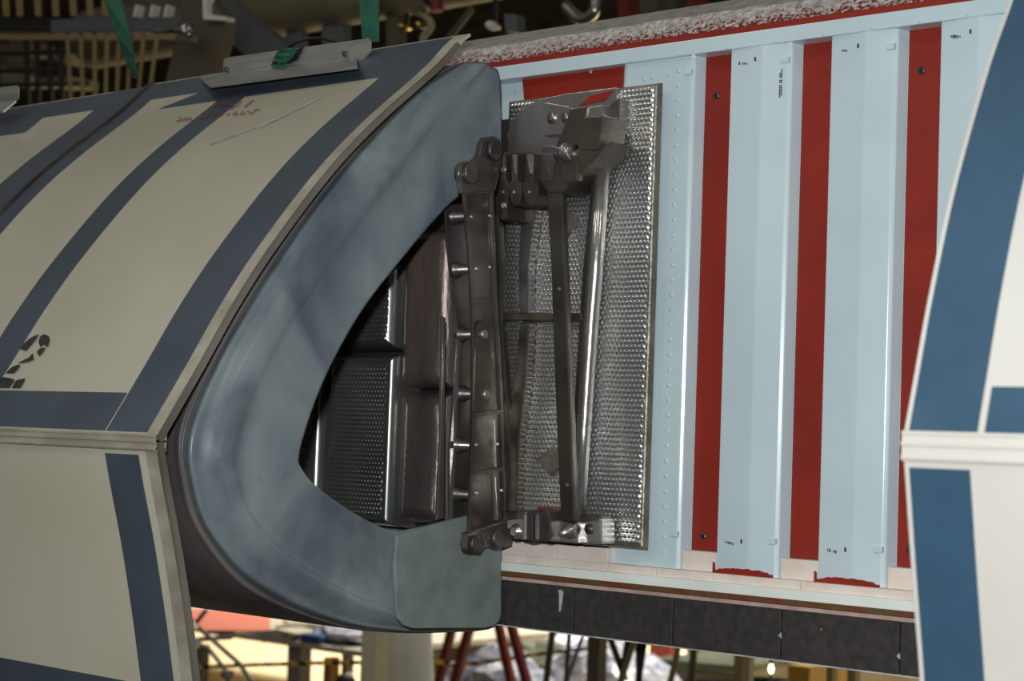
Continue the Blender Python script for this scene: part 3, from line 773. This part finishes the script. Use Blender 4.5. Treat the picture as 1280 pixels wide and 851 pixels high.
# neighbouring cover further along the wing
up2 = Profile([(w-.003, z-.002) for w, z in up.p[::4]], 60); lo2 = Profile([(w-.003, z-.002) for w, z in lo.p[::3]], 40)
U2 = ULEFT-.003
c2, _, _ = cover('protective_cover', 'second beige cover beyond the dark seam, with a short bracket stub', None, up2, lo2, U2-.65, U2, 1, MT['cover'], MT['cover_low'], 'band', rim=.02, rimmat='band')
sheet('tape_band', up2, .008, up2.L-.01, U2-.085, U2-.0, .0024, .0030, 'band', c2, 44)
sheet('tape_band', up2, .008, sT*1.1, U2-.62, U2-.22, .0008, .0011, 'band', c2, 10, ends=.04)
sheet('tape_band', up2, .008, sT*.62, U2-.64, U2-.08, .0010, .0012, 'band', c2, 10)
h2 = up2.hit(30, 122)
w2 = up2.at(h2[1], .006)[0] if h2 else .15
b2 = root('angle_bracket', 'short pale aluminium angle on the second cover beyond the seam', 'bracket')
prism_w('upright_flange', [(-60, 117), (20, 106.5), (23, 109), (22.5, 123), (20, 126), (-60, 132)], w2+.01, w2+.007, 'alu', b2, bevel=.0006)
vv, ff = extr([PW(-60, 132, w2+.01), PW(20, 125.5, w2+.01), PW(4, 139, w2+.025), PW(-60, 150, w2+.025)], (0, .001, -.0025)); mk('foot_flange', vv, ff, 'alu', b2)

# right-hand cover, nearer the camera
URC = -.612
rup_px = [(1262, 0), (1230, 92), (1190, 235), (1161, 370), (1143, 470), (1129, 548)]
r_pts = [wz(x, y, URC) for x, y in rup_px]
r_pts = [(r_pts[0][0]-.09, r_pts[0][1]+.12), (r_pts[0][0]-.035, r_pts[0][1]+.055)] + r_pts
rup = Profile(r_pts, 60)
rlo_px = [(1129, 560), (1132, 600), (1138, 690), (1144, 770), (1150, 851)]
rl = [wz(x, y, URC) for x, y in rlo_px]; rl.append((rl[-1][0]-.012, rl[-1][1]-.08))
rlo = Profile(rl, 40)
rc, _, _ = cover('protective_cover', 'pale cover with mid blue bands next to the bare spar, nose seam between two bands', None, rup, rlo, URC, URC+.6, -1, MT['cover_r'], MT['cover_r'], 'band_r', rim=.004)
hA = rup.hit(1222, 540); hB = rup.hit(1240, 484); hC = rup.hit(1240, 545); hD = rup.hit(1231, 545)
sheet('tape_band', rup, .0, hC[1], URC+.0045, hA[0], .0018, .0022, 'band_r', rc, 46)
sheet('tape_band', rup, hB[1], hC[1], hD[0], URC+.6, .0018, .0022, 'band_r', rc, 10)
hE = rlo.hit(1140, 584); hF = rlo.hit(1213, 590)
sheet('tape_band', rlo, hE[1], rlo.L, URC+.0045, hF[0], .0018, .0022, 'band_r', rc, 30)

# ================================================================== BACKGROUND: HANGAR STRUCTURE ABOVE
def bmat(name, c, rough=.6, metal=0.0, c2=None): return mat(name, S(*c), rough, metal, col2=S(*c2) if c2 else None, scale=6)
BM = dict(gold=bmat('ochre_painted_steel', (150, 134, 90)), grey=bmat('grey_painted_steel', (96, 98, 102)), tan=bmat('tan_painted_plate', (96, 88, 70), c2=(86, 78, 62)),
          white=bmat('white_angle', (226, 226, 222)), chrome=bmat('chrome', (190, 190, 188), .2, 1.0), dark=bmat('dark_frame', (34, 32, 28)),
          duct=bmat('tan_duct', (138, 128, 104), c2=(122, 112, 90)), pale=bmat('pale_board', (150, 142, 112)), brass=bmat('brass', (200, 180, 110), .25, 1.0),
          redp=bmat('red_paint', (112, 34, 26)), salmon=bmat('salmon_sheet', (205, 118, 98)), blue=bmat('blue_box', (52, 82, 130)), foam=bmat('white_foam', (200, 192, 176), c2=(180, 170, 150)),
          film=mat('crumpled_clear_film', S(210, 212, 222), .2, 0, col2=S(120, 128, 150), scale=18, bump=1, bscale=25), leg=bmat('grey_table_leg', (136, 130, 122)),
          cream=bmat('cream_post', (244, 238, 205)), brown=bmat('brown_post', (150, 100, 40)), olive=bmat('dark_olive_tarp', (44, 52, 36), c2=(70, 74, 48)), yellow=bmat('yellow_crate', (160, 126, 40)))
tp = mat('yellow_black_tape', S(190, 160, 50), .5)
_nt = tp.node_tree; _tc = _nt.nodes.new('ShaderNodeTexCoord'); _wv = _nt.nodes.new('ShaderNodeTexWave'); _cr = _nt.nodes.new('ShaderNodeValToRGB')
_wv.inputs['Scale'].default_value = 5.0; _wv.bands_direction = 'DIAGONAL'
_cr.color_ramp.interpolation = 'CONSTANT'; _cr.color_ramp.elements[0].color = S(30, 28, 22); _cr.color_ramp.elements[1].color = S(236, 196, 60); _cr.color_ramp.elements[1].position = .5
_nt.links.new(_tc.outputs['Object'], _wv.inputs['Vector']); _nt.links.new(_wv.outputs['Fac'], _cr.inputs[0]); _nt.links.new(_cr.outputs[0], _nt.nodes['Principled BSDF'].inputs['Base Color'])

WB = -1.7
pr = root('platform_rail', 'ochre barred guard rail under a grey channel, behind the covers', 'guard rail')
prism_w('channel', [(63, 24), (224, 20), (224, 38), (63, 41)], WB, WB-.06, BM['grey'], pr, bevel=.004)
prism_w('ledge', [(-60, 37), (224, 37), (224, 42), (-60, 43)], WB-.06, WB-.16, BM['tan'], pr)
for (xt, xb) in ((83, 88), (100, 103), (117, 118), (133, 131), (148, 145), (163, 158), (179, 171), (196, 184)):
    prism_w('bar', [(xt-1.6, 42), (xt+1.6, 42), (xb+1.6, 130), (xb-1.6, 130)], WB-.02, WB-.026, BM['gold'], pr)
for x in (4, 21, 44, 66, 88, 109, 128):
    for dx in (0, 4):
        prism_w('bar', [(x+dx-3, -30), (x+dx-.5, -30), (x+dx+2.5, 20), (x+dx, 20)], WB-.02, WB-.026, BM['gold'], pr)
prism_w('dark_sill', [(-60, 20), (63, 22), (63, 38), (-60, 36)], WB-.05, WB-.08, BM['dark'], pr)
for x in (168, 188, 206):
    prism_w('bar', [(x+1, 6), (x+4, 6), (x+1, 21), (x-2, 21)], WB+.01, WB-.02, BM['white'], pr)
prism_w('upper_channel', [(150, -30), (256, -30), (256, 6), (152, 6)], WB-.02, WB-.06, BM['tan'], pr)
po = root('gusset_post', 'tan slanted gusset plate with a white angle along its corner', 'support post')
prism_w('plate', [(226, 5), (256, -30), (262, 0), (283, 24), (254, 130), (200, 130), (222, 35)], WB+.08, WB+.03, BM['tan'], po, bevel=.003)
prism_w('white_angle', [(252, -30), (257, -30), (259, 18), (284, 21), (283, 25.5), (254, 24)], WB+.10, WB+.07, BM['white'], po)
la = root('toggle_clamp', 'small chrome clamp with a round flange on the tan gusset', 'clamp')
q = lambda x, y: PW(x, y, WB+.14)
ax = q(240, 37)-q(190, 39); L_ = float(np.linalg.norm(ax))
lathe_axis('shaft', q(188, 39.5), ax, [(0, .003), (L_*.12, .006), (L_*.2, .0085), (L_*.6, .0085), (L_*.62, .011), (L_*.85, .011), (L_*.9, .008), (L_*1.05, .008)], BM['chrome'], la)
lathe_axis('flange', q(233, 38), ax, [(0, .010), (.004, .022), (.010, .024), (.013, .01)], BM['chrome'], la, 20)
prism_w('tab', [(228, 48), (244, 53), (245, 45), (236, 42)], WB+.14, WB+.13, BM['chrome'], la)
db = prism_w('diagonal_brace', [(258, -10), (275, -10), (300, 15), (400, 90), (330, 90), (277, 44)], WB-.25, WB-.32, BM['grey']); tag(db, 'wide grey diagonal brace running down behind the aluminium angle', 'brace')
a_, b_ = PW(120, 4, -2.2), PW(712, 4, -2.2); rr = .11
du_ = root('air_duct', 'fat tan duct running level along the dim upper hangar', 'duct')
zc_ = PW(500, 19, -2.2)[2]+rr
tube('pipe', [(a_[0], 2.2, zc_), (b_[0], 2.2, zc_), (b_[0]+.02, 2.2, zc_)], [rr, rr, rr*.7], BM['duct'], du_, 24)
for x in (548, 650):
    xx = PW(x, 10, -2.2)[0]; tube('clamp_ring', [(xx-.01, 2.2, zc_), (xx+.01, 2.2, zc_)], [rr*1.04]*2, BM['dark'], du_, 24)
for i, (x0, x1, y1, m_, lb) in enumerate(((357, 374, 140, 'grey', 'narrow grey hanger post beneath the duct, beside the strap buckle'), (402, 428, 140, 'grey', 'broad grey hanger post beneath the duct, left of the green strap'), (482, 497, 140, 'tan', 'faint tan hanger post beneath the duct, right of the green strap'), (630, 645, 40, 'grey', 'short grey hanger post beneath the far end of the duct'))):
    o = prism_w('hanger_post', [(x0, 17.5), (x1, 17.5), (x1+2, y1), (x0+2, y1)], -2.18, -2.22, BM[m_]); tag(o, lb, 'support post')
cabinet = root('equipment_shelf', 'dim shelf of pale boxes behind the ochre rail', 'shelf')
for x in (33, 46, 62, 76):
    tube('upright', [PW(x, 40, -2.4), PW(x+2, 140, -2.4)], .012, BM['dark'], cabinet)
for y in (68, 90, 108):
    tube('shelf_bar', [PW(-40, y, -2.4), PW(110, y-4, -2.4)], .010, BM['dark'], cabinet)
for k, (x0, x1, y0, y1, m_) in enumerate(((-5, 9, 55, 84, 'tan'), (12, 32, 48, 66, 'tan'), (64, 74, 64, 76, 'pale'), (76, 84, 64, 75, 'pale'), (104, 116, 62, 74, 'pale'), (0, 32, 92, 104, 'pale'), (48, 60, 96, 106, 'pale'), (66, 78, 94, 106, 'pale'), (80, 86, 94, 106, 'pale'))):
    o = prism_w('storage_box', [(x0, y0), (x1, y0), (x1, y1), (x0, y1)], -2.45, -2.6, BM[m_], bevel=.006)
    tag(o, 'pale storage box on the dim shelf behind the ochre rail' if m_ == 'pale' else 'dull tan storage box on the dim shelf behind the ochre rail', 'box', 'boxes on the dim shelf')
for (x, y, r, m_) in ((508, 34, 6, 'brass'), (530, 32, 6, 'brass'), (618, 33, 7, 'white')):  # caps standing in for small unclear bright spots; stems are added
    p = PW(x, y, -2.2); rr_ = r/520.0
    cp = lathe_axis('pipe_cap', p, (-.3, -1, .1), [(-.02, rr_*.4), (.0, rr_), (.02, rr_), (.03, rr_*.5), (.032, 0)], BM[m_], du_, 14)
    tube('drop_stem', [p, (p[0], p[1], zc_)], .008, BM['dark'], cp, 8)
for (pts, r, m_) in (([(490, 10), (520, 14), (540, 30), (528, 50), (545, 75)], .012, 'pale'), ([(560, 48), (575, 30), (590, 10)], .010, 'tan'),
                     ([(545, -5), (546, 14)], .02, 'redp'), ([(705, 5), (725, 24), (742, 16), (745, 0)], .018, 'chrome')):
    tube('branch_pipe', list(spline([PW(x, y, -2.09 if m_ == 'redp' else -2.2) for x, y in pts], 14)), r, BM[m_], du_)
for k, (x0, x1, m_) in enumerate(((772, 785, 'redp'), (800, 822, 'tan'), (838, 846, 'olive'), (858, 866, 'redp'))):
    o = prism_w('far_column', [(x0, -40), (x1, -40), (x1, 60), (x0, 60)], -3.2, -3.3, BM[m_]); tag(o, ('dim tan column' if m_ == 'tan' else 'dim olive column' if m_ == 'olive' else 'dim red column') + ' far behind the upper wing skin', 'column', 'columns behind the wing skin' if m_ == 'redp' else None)

# ================================================================== BACKGROUND: FLOOR LEVEL BELOW THE WING
def onp(y): return lambda px, py: PW(px, py, -y)
def slab(name, poly, y0, th, m, parent=None, bevel=0.0): return prism_w(name, poly, -y0, -y0-th, m, parent, bevel)
def leg(name, x0, x1, ytop, y0, th, m, parent=None):
    """an upright from its seen top down to the floor."""
    a = PW(x0, ytop, -y0); b = PW(x1, ytop, -y0)
    return box(name, a[0], b[0], y0, y0+th, 0.0, float((a[2]+b[2])/2), m, parent)
YT = 4.6
tb_ = root('work_table', 'grey legged work table strewn with sheets and foam', 'table')
zt_ = float(PW(400, 806, -YT)[2])
xa, xb_ = PW(236, 800, -YT)[0]-1.6, PW(452, 800, -YT)[0]
box('table_top', xa, xb_, YT, YT+1.6, zt_-.03, zt_, BM['foam'], tb_, bevel=.004)
leg('leg', 360, 376, 806, YT+.05, .08, BM['leg'], tb_); leg('leg', 428, 434, 806, YT+.9, .06, BM['leg'], tb_); leg('leg', 244, 252, 806, YT+.05, .06, BM['leg'], tb_)
def onto(name, x0, x1, yfront, yback, h, m, label, cat, bev=.01, top=None):
    a = PZ(x0, yfront, zt_)[0:2]; b = PZ(x1, yfront, zt_)[0:2]; c = PZ(x1, yback, zt_)[0:2]; d = PZ(x0, yback, zt_)[0:2]
    v = [(*p, zt_) for p in (a, b, c, d)]
    vv, ff = extr(v, (0, 0, h)); o = mk(name, vv, ff, m, None, bevel=bev); tag(o, label, cat); return o
ry = YT+.5
def block(name, px0, px1, y, depth, h, m, label, cat, bev=.01):
    a = PW(px0, 790, -y)[0]; b = PW(px1, 790, -y)[0]
    o = box(name, a, b, y, y+depth, zt_, zt_+h, m, None, bevel=bev); tag(o, label, cat); return o
onto('salmon_sheet', 205, 338, 790, 764, .012, BM['salmon'], 'flat salmon red sheet lying on the work table', 'sheet', .003)
onto('foam_pad', 356, 450, 784, 772, .03, BM['foam'], 'long tan foam pad lying behind the holed insert', 'foam pad', .01)
fm = root('foam_insert', 'white foam insert with round dark holes at the table front', 'foam insert')
_body = slab('body', [(296, 797), (302, 803), (332, 803.5), (360, 803), (372, 792), (345, 786), (312, 789)], YT+.01, .18, BM['foam'], fm, .01)
for x, y, r in ((329, 800, .014), (357, 794, .010)):
    lathe_axis('hole_ring', PW(x, y, -(YT+.01)), (0, -1, 0), [(-.002, r), (.002, r), (.001, r*.6)], BM['dark'], fm, 14)
_lobe = slab('rear_lobe', [(340, 782), (396, 779), (398, 792), (350, 794)], YT+.24, .15, BM['foam'], fm, .008)
for _o in (_body, _lobe):
    for _v in _o.data.vertices: _v.co.z = max(_v.co.z, zt_)
block('blue_case', 374, 400, YT+.0, .18, .045, BM['blue'], 'flat blue case on the table edge beside the film', 'case')
# crumpled film: a faceted lump
def lump(name, px0, px1, py0, py1, y, depth, m, label, cat, seed, group=None, zbase=None):
    rnd = random.Random(seed); a = PW(px0, py1, -y); b = PW(px1, py0, -y)
    if zbase is not None: a[2] = zbase
    bm = bmesh.new(); bmesh.ops.create_icosphere(bm, subdivisions=3, radius=.5)
    for v_ in bm.verts:
        k = 1+.16*math.sin(9*v_.co.x+seed)*math.cos(8*v_.co.z+seed)+rnd.uniform(-.10, .10); v_.co *= k
        v_.co = Vector(((a[0]+b[0])/2+v_.co.x*(b[0]-a[0]), y+depth/2+v_.co.y*depth, (a[2]+b[2])/2+v_.co.z*(b[2]-a[2])))
    me = bpy.data.meshes.new(name); bm.to_mesh(me); bm.free(); me.materials.append(m)
    o = bpy.data.objects.new(name, me); COL.objects.link(o); tag(o, label, cat, group); return o
lump('plastic_film', 410, 447, 786, 0, YT+.05, .3, BM['film'], 'crumpled clear plastic film at the end of the table', 'plastic film', 3, zbase=zt_-.004)
def pole(pts, r, m, name, label, cat, group=None):
    o = tube(name, [PW(x, y, -yy) for x, y, yy in pts], r, m, None, 10); tag(o, label, cat, group); return o
sc = root('scaffold', 'grey scaffold braces crossing below the corner of the cover', 'scaffold')
for pts in (((234, 772, 3.2), (300, 830, 3.2), (345, 900, 3.2)), ((232, 796, 3.3), (262, 812, 3.3), (284, 840, 3.3), (290, 900, 3.3)), ((236, 800, 3.25), (290, 796, 3.25)), ((258, 762, 3.2), (244, 780, 3.2))):
    tube('brace', [PW(*p[:2], -p[2]) for p in pts], .010, BM['leg'], sc)
lathe_axis('coupler', PW(240, 783, -3.15), (1, 0, 0), [(-.02, .018), (.02, .018)], BM['chrome'], sc)
lathe_axis('coupler', PW(243, 803, -3.15), (1, 0, 0), [(-.02, .022), (.02, .022)], BM['white'], sc)
lathe_axis('coupler', PW(284, 843, -3.25), (1, 0, 0), [(-.02, .02), (.02, .02)], BM['leg'], sc)
t_ = prism_w('barrier_tape', [(225, 832), (300, 829), (400, 826), (500, 825), (560, 826), (560, 831), (500, 830), (400, 831), (300, 834), (225, 837)], -3.9, -3.91, tp); tag(t_, 'yellow and black barrier tape stretched beneath the work table', 'barrier tape')
o = leg('stanchion', 405, 413, 822, 3.92, .06, BM['brown']); tag(o, 'short brown stanchion holding the barrier tape', 'stanchion')
lp = root('lantern', 'dark lantern with a bright reflection below the tape', 'lantern')
c_ = PW(432, 848, -3.6); lathe_axis('body', c_, (0, 0, 1), [(-.06, .03), (-.01, .045), (.015, .03), (.02, .008), (.045, .008)], BM['dark'], lp)
lathe_axis('lens', PW(433, 844, -3.55), (0, -1, 0), [(-.03, .010), (.004, .010), (.008, .004)], BM['white'], lp)  # white plug painted in for the bright reflection on the lantern
tube('cord', [PW(428, 806, -3.6), PW(430, 832, -3.6)], .005, BM['leg'], lp)
o = leg('cream_post', 453, 472, 770, 3.0, .06, BM['cream']); tag(o, 'square cream post under the grey panel', 'post')
jk = root('jack_column', 'white tapered jack column under the grey panel', 'jack column')
pj = PW(505, 770, -3.3); xj = pj[0]
lathe_axis('column', (xj, 3.3, 0), (0, 0, 1), [(0, .2), (.35, .15), (.9, .105), (1.05, .07), (float(pj[2])-.02, .062)], BM['white'], jk, 24)
lathe_axis('collar', (xj, 3.3, 0), (0, 0, 1), [(float(pj[2])-.03, .07), (float(pj[2])+.02, .07)], BM['white'], jk, 24)
# red step ladder: four rails and treads
ld = root('step_ladder', 'red step ladder standing on the floor below the tile edge', 'ladder')
YL = 4.2
for (x0, x1, dy) in ((566, 546, .3), (588, 566, 0), (618, 636, .3), (633, 655, 0)):
    a = PW(x0, 770, -(YL+dy)); b = PW(x1, 851, -(YL+dy)); d = (b-a); k = (0-a[2])/d[2]; e_ = a+d*k; up_ = a-d*1.2
    wdt = .020
    vv, ff = extr([up_+np.array([-wdt, 0, 0]), up_+np.array([wdt, 0, 0]), e_+np.array([wdt, 0, 0]), e_+np.array([-wdt, 0, 0])], (0, .03, 0)); mk('rail', vv, ff, BM['redp'], ld)
for y in (700, 740, 880, 940, 1000):
    k = (y-770)/81; a = PW(588-22*k, y, -YL); b = PW(633+22*k, y, -YL); box('tread', a[0], b[0], YL, YL+.08, a[2]-.012, a[2]+.012, BM['redp'], ld)
gl = 'wrapped bundles behind the ladder'
lump('wrapped_bundle', 520, 690, 788, 0, 7.4, .8, BM['film'], 'farther film wrapped bundle behind the red ladder and olive tarp', 'bundle', 11, zbase=-.02)
lump('wrapped_bundle', 545, 650, 828, 0, 4.75, .5, BM['film'], 'low film wrapped bundle just behind the red ladder', 'bundle', 5, zbase=-.02)
lump('wrapped_bundle', 680, 790, 815, 0, 5.5, .6, BM['film'], 'pale wrapped bundle between the ladder and scaffold poles', 'bundle', 8, zbase=-.02)
lump('olive_tarp', 515, 735, 806, 0, 6.35, .5, BM['olive'], 'dark olive tarp heap between two wrapped bundles', 'tarp', 9, zbase=-.02)
leg('yellow_board', 528, 562, 792, 7.0, .04, BM['yellow']); tag(bpy.data.objects['yellow_board'], 'yellow board upright behind the olive tarp', 'board')
YY = 4.62
t2 = prism_w('barrier_tape', [(520, 833), (600, 826), (680, 814), (760, 806), (760, 810), (680, 819), (600, 831), (520, 838)], -4.6, -4.61, tp); tag(t2, 'yellow and black tape passing behind the red ladder', 'barrier tape')
gp = 'slanting poles below the black tiles'
for (p0, p1, r, m_, yp, lb) in (((692, 780), (680, 870), .013, 'tan', 3.4, 'stout tan scaffold pole leaning beside the red ladder'), ((712, 785), (706, 870), .009, 'tan', 3.5, 'slim tan scaffold pole crossed by a thin grey one'),
        ((730, 790), (702, 870), .008, 'leg', 3.6, 'thin grey scaffold pole crossing a slim tan one'), ((795, 795), (770, 870), .012, 'gold', 3.7, 'ochre scaffold pole leaning across the dark stool frame'),
        ((850, 800), (834, 870), .012, 'gold', 3.4, 'slim ochre scaffold pole in front of the far bench'), ((868, 805), (862, 870), .014, 'tan', 3.55, 'stout tan scaffold pole in front of the far bench')):
    a = PW(*p0, -yp); b = PW(*p1, -yp); d = b-a
    o = tube('scaffold_pole', [a-d*1.5, a, b, a-d*(a[2]/d[2])], r, BM[m_]); tag(o, lb, 'pole', gp)
o = leg('olive_post', 735, 750, 780, 3.5, .05, BM['tan']); tag(o, 'thick tan post below the black tiles', 'post')
sr = root('stool_frame', 'dark stool frame with crossed legs below the tiles', 'stool')
slab('seat', [(752, 780), (812, 784), (806, 806), (790, 808)], 3.9, .2, BM['dark'], sr, .01)
for p0, p1 in (((785, 800), (768, 900)), ((798, 800), (800, 900)), ((806, 800), (790, 900)), ((760, 790), (782, 850))):
    tube('leg', [PW(*p0, -3.95), PW(*p1, -3.95)], .014, BM['dark'], sr)
o = leg('tan_partition', 858, 1180, 806, 8.6, .06, BM['tan']); tag(o, 'long tan partition board far below the tiles', 'partition')  # board added in place of clutter, hiding the overbright floor
bk = root('far_bench', 'cluttered olive bench seen far below the tiles', 'bench')
slab('bench_top', [(815, 822), (930, 832), (930, 842), (815, 836)], 6.2, .6, BM['olive'], bk, .01)
slab('pale_board', [(825, 836), (925, 844), (925, 852), (825, 850)], 6.25, .05, BM['tan'], bk)
slab('shelf', [(815, 852), (930, 860), (930, 866), (815, 860)], 6.2, .6, BM['olive'], bk)
for x in (820, 920): leg('leg', x, x+6, 836, 6.25, .06, BM['olive'], bk)
o = leg('red_panel', 812, 838, 799, 7.6, .1, BM['redp']); tag(o, 'small red panel in the distance below the tiles', 'panel')
o = leg('yellow_cabinet', 985, 1012, 832, 5.2, .4, BM['yellow']); tag(o, 'yellow cabinet glimpsed below the last black tiles', 'cabinet')
for k, (x0, x1, m_, lb) in enumerate(((918, 929, 'gold', 'ochre upright tube below the fourth tile'), (933, 937, 'pale', 'thin pale upright tube beside the ochre one'), (1034, 1042, 'gold', 'ochre upright tube to the right of the yellow cabinet'), (1060, 1070, 'gold', 'broad ochre upright tube right of the narrower one'))):
    o = leg('upright_tube', x0, x1, 800, 4.4, .04, BM[m_]); tag(o, lb, 'post')
bl = root('stand_lamp', 'small glowing bulb on a thin stand below the tile edge', 'lamp')
lathe_axis('glass', PW(964, 836, -4.9), (0, 0, 1), [(-.020, .004), (-.012, .008), (0, .011), (.01, .009), (.02, .007)], mat('lit_bulb', S(255, 244, 214), .3, emit=(S(255, 240, 205), 6)), bl)
lathe_axis('socket', PW(964, 836, -4.9)+np.array([0, 0, .02]), (0, 0, 1), [(0, .009), (.03, .009), (.032, .004), (.04, .003)], BM['dark'], bl)
_b = PW(964, 836, -4.9)
tube('stand', [(_b[0], _b[1], 0), (_b[0], _b[1], _b[2]-.018)], .006, BM['dark'], bl)
lathe_axis('stand_foot', (_b[0], _b[1], 0), (0, 0, 1), [(0, .14), (.02, .13), (.03, .02)], BM['dark'], bl, 20)
